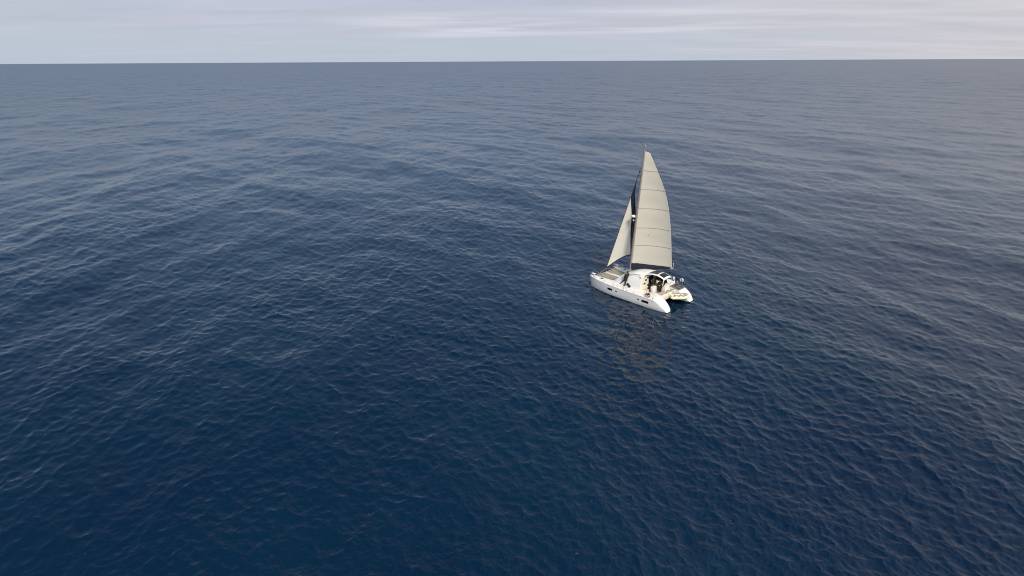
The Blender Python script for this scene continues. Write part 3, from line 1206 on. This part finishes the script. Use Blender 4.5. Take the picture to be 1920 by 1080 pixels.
for s in (1, -1):
    mb = MB()
    ch_ = Vector((-0.25, s * 2.80, deck_z(0)))
    sp = mast_at(9.45) + Vector((-0.32, s * 0.92, 0.02))
    mb.tube([mast_at(14.9), sp, ch_], 0.008, 5)
    mb.build('shroud', M['wire'], boat)
    mb = MB()
    mb.tube([mast_at(9.2), Vector((0.15, s * 2.80, deck_z(0)))], 0.007, 5)
    mb.build('lower_shroud', M['wire'], boat)
mb = MB()
mb.tube([MT + Vector((-0.08, 0, -.1))] + [main_pt(1, v / 12) + Vector((-0.10, -0.05, 0)) for v in range(12, -1, -1)] + [BE + Vector((-.02, 0, .1))], 0.014, 5)
mb.build('topping_lift', M['wire'], boat)
mb = MB()
mb.tube([BE + Vector((0, 0, -.05)), BE + Vector((0.1, 0.1, -0.7)), Vector((-3.2, -1.7, 1.85))], 0.020, 6)
mb.box(BE + Vector((0.03, 0.05, -.25)), (0.10, 0.10, 0.20), bev=0.03)
mb.build('mainsheet', M['wire'], boat)
mb = MB()
mb.tube([BE + Vector((0.02, 0, .05)), CLEW + Vector((-0.22, -.05, 0.25)), CLEW + Vector((-0.10, -0.05, 0.62))], 0.016, 6)
mb.tube([BE + Vector((0.0, 0, .05)), CLEW + Vector((0, 0, 0.02))], 0.02, 6)
mb.build('outhaul', M['white'], boom)
mb = MB()
jc = jib_pt(1, 0)
mb.tube([jc, Vector((-0.6, -1.5, 2.6))], 0.012, 5)
mb.build('jib_sheet', M['white'], boat)


# ------------------------------------------------------------------ things carried on board
def place(local, yaw=0.0, extra=None):
    T = BOAT @ Matrix.Translation(local) @ Matrix.Rotation(yaw, 4, 'Z')
    return T @ extra if extra is not None else T


# tender hung across the stern
td = thing('dinghy', 'cream inflatable dinghy hanging between the two sterns', 'dinghy', place((-4.98, -0.72, 0.98), math.atan2(-1, -1)))
mb = MB()
path, rad = [], []
for t in np.linspace(-1, 1, 41):
    a = abs(t)
    s = 1 if t > 0 else -1
    if a > 0.38:
        q = (a - 0.38) / 0.62
        x = 0.45 - 1.45 * q
        y = 0.42 * s
        z = 0.0
    else:
        q = a / 0.38
        ang = q * PI / 2
        x = 0.45 + 0.62 * math.cos(ang)
        y = 0.42 * math.sin(ang) * s
        z = 0.14 * math.cos(ang) ** 1.5
    path.append((x, y, z))
    rad.append(0.19 * (1 if a < 0.9 else 1 - 0.75 * ((a - 0.9) / 0.1) ** 1.5))
mb.tube(path, rad, 14)
mb.build('tube', M['hypalon'], td)
mb = MB()
rows = []
for i in range(9):
    x = -0.92 + 1.75 * i / 8
    w = 0.40 * (1 - max(0, (x - 0.3) / 0.62) ** 2 * 0.8)
    k = 0.14 * (1 - 0.5 * max(0, x / 0.83))
    rows.append([Vector((x, w * j / 4, -0.10 - k * (1 - abs(j) / 4) + 0.1 * max(0, x))) for j in range(-4, 5)])
mb.grid(rows)
mb.grid([[p + Vector((0, 0, 0.05)) for p in r] for r in rows], flip=True)
mb.build('floor', M['hypalon'], td)
mb = MB()
mb.box((-0.86, 0, 0.0), (0.05, 0.56, 0.34), bev=0.015)
mb.build('transom', M['white'], td)
for x in (-0.35, 0.25):
    mb = MB()
    mb.box((x, 0, 0.12), (0.20, 0.72, 0.035), bev=0.012)
    mb.build('thwart', M['cushion'], td)
for s in (1, -1):
    mb = MB()
    mb.tube([(-0.7, 0.30 * s, 0.21), (0.75, 0.20 * s, 0.26)], 0.02, 8)
    mb.box((0.80, 0.19 * s, 0.26), (0.36, 0.13, 0.02), bev=0.006)
    mb.build('oar', M['black'], td)
    for x in (-0.6, -0.1, 0.4):
        mb = MB()
        mb.tube([(x - .10, 0.47 * s, 0.185), (x - .05, 0.49 * s, 0.225), (x + .05, 0.49 * s, 0.225), (x + .10, 0.47 * s, 0.185)], 0.016, 6)
        mb.build('grab_handle', M['black'], td)
mb = MB()
mb.tube([(-.62, -.42, 0.17), (-.62, 0, 0.62), (-.62, .42, 0.17)], 0.012, 6)
mb.build('lifting_sling', M['black'], td)
mb = MB()
mb.tube([(.55, -.42, 0.17), (.55, 0, 0.62), (.55, .42, 0.17)], 0.012, 6)
mb.build('lifting_sling', M['black'], td)

# ring lifebuoy on the port quarter rail
lb = thing('lifebuoy', 'brown and white ring lifebuoy on the port quarter of the catamaran', 'lifebuoy', place((-3.24, 2.74, 1.62), 0.0, Matrix.Rotation(math.radians(-62), 4, 'X')))
mb = MB()
NB = 32
mb.tube([(0.235 * math.cos(2 * PI * k / NB), 0.235 * math.sin(2 * PI * k / NB), 0) for k in range(NB)], 0.058, 10, closed=True)
mb.build('ring', M['orange'], lb)
for k in range(4):
    mb = MB()
    a0 = PI / 2 * k + 0.5
    mb.tube([(0.235 * math.cos(a0 + d), 0.235 * math.sin(a0 + d), 0) for d in np.linspace(-0.10, 0.10, 4)], 0.062, 10)
    mb.build('reflective_band', M['white'], lb)
# dark cushion above it
ck = thing('horseshoe_float', 'dark horseshoe float lying above the ring lifebuoy', 'float', place((-3.02, 2.46, 1.66), 0.5))
mb = MB()
mb.tube([(0.22 * math.cos(a), 0.17 * math.sin(a), 0) for a in np.linspace(-2.4, 2.4, 16)], 0.07, 10)
mb.build('float_body', M['black'], ck)
mb = MB()
mb.tube([(-0.12, -0.10, 0.02), (0.0, -0.06, 0.08), (0.1, 0.0, 0.07)], 0.02, 6)
mb.build('strap', M['orange'], ck)

# gear on the starboard pushpit
ob = thing('outboard_motor', 'black outboard motor clamped to the starboard stern rail', 'outboard motor', place((-3.22, -2.90, 1.92), 0.0))
mb = MB()
mb.box((0, 0, 0.12), (0.34, 0.24, 0.26), bev=0.06)
mb.build('cowling', M['black'], ob)
mb = MB()
mb.box((0, -0.02, -0.25), (0.11, 0.09, 0.52), bev=0.02)
mb.box((0.02, -0.02, -0.53), (0.30, 0.05, 0.04), bev=0.01)
mb.build('shaft_leg', M['alu'], ob)
mb = MB()
mb.tube([(0.15, 0.04, 0.08), (0.46, 0.06, 0.14)], 0.02, 8)
mb.build('tiller', M['black'], ob)
for x, lab, nm in ((-3.80, 'white horseshoe buoy on the starboard stern rail beside the outboard', 'horseshoe_buoy'),):
    hb = thing(nm, lab, 'buoy', place((x, -2.93, 2.02), 0.0))
    mb = MB()
    mb.tube([(0.17 * math.sin(a), 0, -0.17 * math.cos(a) + 0.02) for a in np.linspace(0.6, 2 * PI - 0.6, 18)], 0.075, 10)
    mb.build('float_body', M['white'], hb)
    mb = MB()
    mb.tube([(-0.10, 0.05, 0.18), (0, 0.06, 0.24), (0.10, 0.05, 0.18)], 0.02, 6)
    mb.build('strap', M['black'], hb)
fe = thing('fender', 'white cylindrical fender upright at the starboard cockpit rail', 'fender', place((-2.72, -2.90, 1.86), 0.0))
mb = MB()
mb.tube([(0, 0, -0.34), (0, 0, -0.30), (0, 0, -0.2), (0, 0, 0.2), (0, 0, 0.30), (0, 0, 0.34)], [0.03, 0.09, 0.115, 0.115, 0.09, 0.03], 12)
mb.build('fender_body', M['white'], fe)
mb = MB()
mb.tube([(0, 0, 0.34), (0, 0.03, 0.46)], 0.012, 6)
mb.build('lanyard', M['black'], fe)


# ------------------------------------------------------------------ people
def skin_mesh(name, verts, edges, radii, mats, parent, sub=1):
    me = bpy.data.meshes.new(name)
    me.from_pydata([Vector(v) for v in verts], edges, [])
    o = bpy.data.objects.new(name, me)
    COL.objects.link(o)
    md = o.modifiers.new('skin', 'SKIN')
    for i, r in enumerate(radii):
        sv = me.skin_vertices[0].data[i]
        sv.radius = (r, r) if not isinstance(r, tuple) else r
        sv.use_root = (i == 0)
    sb = o.modifiers.new('sub', 'SUBSURF')
    sb.levels = sub
    sb.render_levels = sub
    dg = bpy.context.evaluated_depsgraph_get()
    dg.update()
    new = bpy.data.meshes.new_from_object(o.evaluated_get(dg))
    bpy.data.objects.remove(o)
    bpy.data.meshes.remove(me)
    new.name = name
    new.materials.clear()
    new.materials.append(mats)
    new.shade_smooth()
    ob_ = bpy.data.objects.new(name, new)
    COL.objects.link(ob_)
    ob_.parent = parent
    return ob_


def hand_into(mb, wrist, fwd, side):
    """palm, four unequal bent fingers and a thumb from the side of the palm"""
    f, s = Vector(fwd).normalized(), Vector(side).normalized()
    s = (s - f * s.dot(f)).normalized()
    n = f.cross(s).normalized()
    w = Vector(wrist)
    mb.tube([w - f * 0.02, w + f * 0.03, w + f * 0.085], [0.028, 0.036, 0.034], 8, flat=0.5, up=tuple(n))
    for k, ln in enumerate((0.070, 0.080, 0.074, 0.058)):
        b = w + f * 0.080 + s * (0.026 - 0.0175 * k)
        mb.tube([b, b + f * ln * .45 - n * .004, b + f * ln * .75 - n * 0.018, b + f * ln * .92 - n * 0.036], [0.0095, 0.009, 0.008, 0.006], 6)
    b = w + f * 0.025 + s * 0.030
    mb.tube([b, b + s * 0.022 + f * 0.028, b + s * 0.028 + f * 0.058 - n * .01], [0.012, 0.0105, 0.007], 6)


def person(label, J, look, jacket, trousers, hood=False):
    """J: joints in boat coordinates; the figure's body is one mesh, clothes and hair are its children"""
    base = (Vector(J['footL']) + Vector(J['footR'])) / 2
    root = thing('person', label, 'person', BOAT @ Matrix.Translation(base))
    V = {k: Vector(v) - base for k, v in J.items()}
    look = Vector(look).normalized()
    up = (V['head'] - V['neck']).normalized()
    side = up.cross(look).normalized()          # the figure's left
    look = side.cross(up).normalized()
    hips = V['hip']
    shl, shr = V['shL'], V['shR']
    chest = (shl + shr) / 2 - up * 0.10
    waist = hips.lerp(chest, 0.45)
    hs = (shl - shr).normalized()
    hl, hr = hips + hs * 0.10, hips - hs * 0.10

    def chain(names, rad):
        v, e, r = [], [], []
        return v, e, r
    verts = [hips, waist, chest, V['neck'], V['neck'] + up * 0.09]
    rad = [0.15, 0.135, (0.17, 0.13), 0.065, 0.06]
    edges = [(0, 1), (1, 2), (2, 3), (3, 4)]

    def limb(start, pts, rr):
        prev = start
        for p, r in zip(pts, rr):
            verts.append(p)
            rad.append(r)
            edges.append((prev, len(verts) - 1))
            prev = len(verts) - 1
    limb(0, [hl, V['kneeL'], V['footL'] + Vector((0, 0, 0.09))], [0.10, 0.065, 0.045])
    limb(0, [hr, V['kneeR'], V['footR'] + Vector((0, 0, 0.09))], [0.10, 0.065, 0.045])
    limb(2, [shl, V['elbL'], V['handL']], [0.075, 0.047, 0.032])
    limb(2, [shr, V['elbR'], V['handR']], [0.075, 0.047, 0.032])
    body = skin_mesh('body', verts, edges, rad, M['skin'], root, 1)
    # head, with nose, ears, eyes and mouth, and both hands joined to the body
    mb = MB()
    R = Matrix((look, side, up)).transposed().to_4x4()
    hc = V['head']
    mb.ball(hc, (0.098, 0.077, 0.118), 18, 14, 0, R)
    mb.ball(hc + look * 0.030 - up * 0.065, (0.062, 0.055, 0.05), 12, 8, 0, R)
    mb.tube([hc + look * 0.088 + up * 0.018, hc + look * 0.116 - up * 0.022, hc + look * 0.095 - up * 0.034], [0.008, 0.015, 0.012], 8)
    for s in (1, -1):
        mb.ball(hc + side * 0.078 * s - look * 0.005, (0.022, 0.009, 0.032), 10, 6, 0, R)
        mb.ball(hc + look * 0.083 + side * 0.032 * s + up * 0.012, (0.012, 0.014, 0.011), 8, 6, 1, R)
    mb.ball(hc + look * 0.085 - up * 0.062, (0.012, 0.027, 0.008), 8, 6, 2, R)
    for hn, en, s in (('handL', 'elbL', 1), ('handR', 'elbR', -1)):
        hand_into(mb, V[hn], V[hn] - V[en], look)
    me2 = bpy.data.meshes.new('head')
    me2.from_pydata(mb.v, [], mb.f)
    bm = bmesh.new()
    bm.from_mesh(body.data)
    k = len(bm.faces)
    bm.from_mesh(me2)
    bm.faces.ensure_lookup_table()
    for i, mi in enumerate(mb.m):
        bm.faces[k + i].material_index = mi
        bm.faces[k + i].smooth = True
    bm.to_mesh(body.data)
    bm.free()
    bpy.data.meshes.remove(me2)
    body.data.materials.append(M['black'])
    body.data.materials.append(M['c_brown'])
    # jacket
    verts, rad, edges = [hips + up * 0.02, waist, chest, V['neck'] - up * 0.03], [(0.215, 0.185), (0.205, 0.175), (0.23, 0.185), 0.10], [(0, 1), (1, 2), (2, 3)]
    limb(2, [shl, V['elbL'], V['handL'].lerp(V['elbL'], 0.12)], [0.115, 0.085, 0.062])
    limb(2, [shr, V['elbR'], V['handR'].lerp(V['elbR'], 0.12)], [0.115, 0.085, 0.062])
    skin_mesh('jacket', verts, edges, rad, jacket, body, 1)
    verts, rad, edges = [hips, hips + up * 0.10], [(0.175, 0.15), (0.16, 0.14)], [(0, 1)]
    limb(0, [hl, hl.lerp(V['kneeL'], .5), V['kneeL'], V['footL'] + Vector((0, 0, 0.10))], [0.14, 0.12, 0.10, 0.085])
    limb(0, [hr, hr.lerp(V['kneeR'], .5), V['kneeR'], V['footR'] + Vector((0, 0, 0.10))], [0.14, 0.12, 0.10, 0.085])
    skin_mesh('trousers', verts, edges, rad, trousers, body, 1)
    for fn, kn in (('footL', 'kneeL'), ('footR', 'kneeR')):
        f = Vector((look.x, look.y, 0)).normalized()
        b = V[fn]
        mb = MB()
        mb.tube([b + Vector((0, 0, 0.17)), b + Vector((0, 0, 0.06))], [0.058, 0.055], 10)
        mb.tube([b - f * 0.07 + Vector((0, 0, .045)), b + Vector((0, 0, .05)), b + f * 0.10 + Vector((0, 0, .042)), b + f * 0.19 + Vector((0, 0, .035))], [0.040, 0.048, 0.045, 0.028], 10)
        mb.build('boot', M['rubber'], body)
    mb = MB()
    if hood:
        mb.ball(hc - look * 0.022 + up * 0.012, (0.108, 0.102, 0.136), 16, 12, 0, R)
        mb.tube([hc - look * 0.06 - up * 0.14, hc - look * 0.03 - up * 0.05], [0.10, 0.09], 12)
        mb.build('hood', jacket, body)
    else:
        mb.ball(hc - look * 0.022 + up * 0.030, (0.098, 0.086, 0.104), 16, 12, 0, R)
        mb.ball(hc - look * 0.055 - up * 0.02, (0.055, 0.075, 0.09), 12, 8, 0, R)
        mb.build('hair', M['hair'], body)
    return root


dk = 1.44
person('person in dark hooded jacket striding on the side deck ahead of the cabin window',
       dict(footL=(1.36, 1.78, deck_z(1.36) + .02), footR=(0.62, 2.02, deck_z(.6) + .02), kneeL=(1.02, 1.80, 1.96), kneeR=(0.60, 1.93, 1.99),
            hip=(0.56, 1.86, 2.40), neck=(0.50, 1.80, 3.00), head=(0.50, 1.79, 3.19), shL=(0.62, 1.98, 2.90), shR=(0.46, 1.60, 2.92),
            elbL=(0.66, 2.06, 2.60), elbR=(0.62, 1.52, 2.62), handL=(0.82, 2.02, 2.36), handR=(0.80, 1.58, 2.38)),
       (0.85, 0.35, -0.15), M['c_darkbrown'], M['c_black'], hood=True)
person('person in black seated at the steering wheel with legs stretched forward',
       dict(footL=(-1.90, 0.50, 0.96), footR=(-1.12, 0.52, 1.37), kneeL=(-1.70, 0.46, 1.62), kneeR=(-1.36, 0.30, 1.72),
            hip=(-2.06, 0.12, 1.80), neck=(-2.12, 0.10, 2.44), head=(-2.10, 0.10, 2.63), shL=(-2.10, 0.30, 2.34), shR=(-2.10, -0.10, 2.34),
            elbL=(-1.96, 0.36, 2.06), elbR=(-1.97, -0.18, 2.08), handL=(-1.86, 0.20, 2.08), handR=(-1.84, -0.30, 2.30)),
       (1, 0.15, -0.1), M['c_black'], M['c_black'], hood=False)
person('person in brown jacket standing in the cockpit behind the steering wheel',
       dict(footL=(-2.62, -0.18, 0.94), footR=(-2.66, -0.50, 0.94), kneeL=(-2.56, -0.18, 1.38), kneeR=(-2.60, -0.48, 1.38),
            hip=(-2.62, -0.32, 1.76), neck=(-2.58, -0.32, 2.28), head=(-2.55, -0.31, 2.47), shL=(-2.58, -0.12, 2.18), shR=(-2.60, -0.52, 2.18),
            elbL=(-2.52, -0.04, 1.90), elbR=(-2.54, -0.62, 1.92), handL=(-2.34, -0.10, 1.82), handR=(-2.32, -0.56, 1.86)),
       (0.9, 0.5, -0.1), M['c_brown'], M['c_darkbrown'], hood=False)
person('person in black jacket sitting on the cockpit bench beside the brown jacket',
       dict(footL=(-2.28, -0.72, 0.94), footR=(-2.50, -0.74, 0.94), kneeL=(-2.30, -0.74, 1.44), kneeR=(-2.52, -0.76, 1.44),
            hip=(-2.60, -1.02, 1.62), neck=(-2.70, -1.04, 2.18), head=(-2.68, -1.02, 2.37), shL=(-2.54, -1.10, 2.09), shR=(-2.84, -0.98, 2.09),
            elbL=(-2.42, -1.00, 1.84), elbR=(-2.78, -0.82, 1.84), handL=(-2.36, -0.80, 1.74), handR=(-2.56, -0.72, 1.74)),
       (0.5, 0.85, -0.1), M['c_black'], M['c_darkbrown'], hood=True)
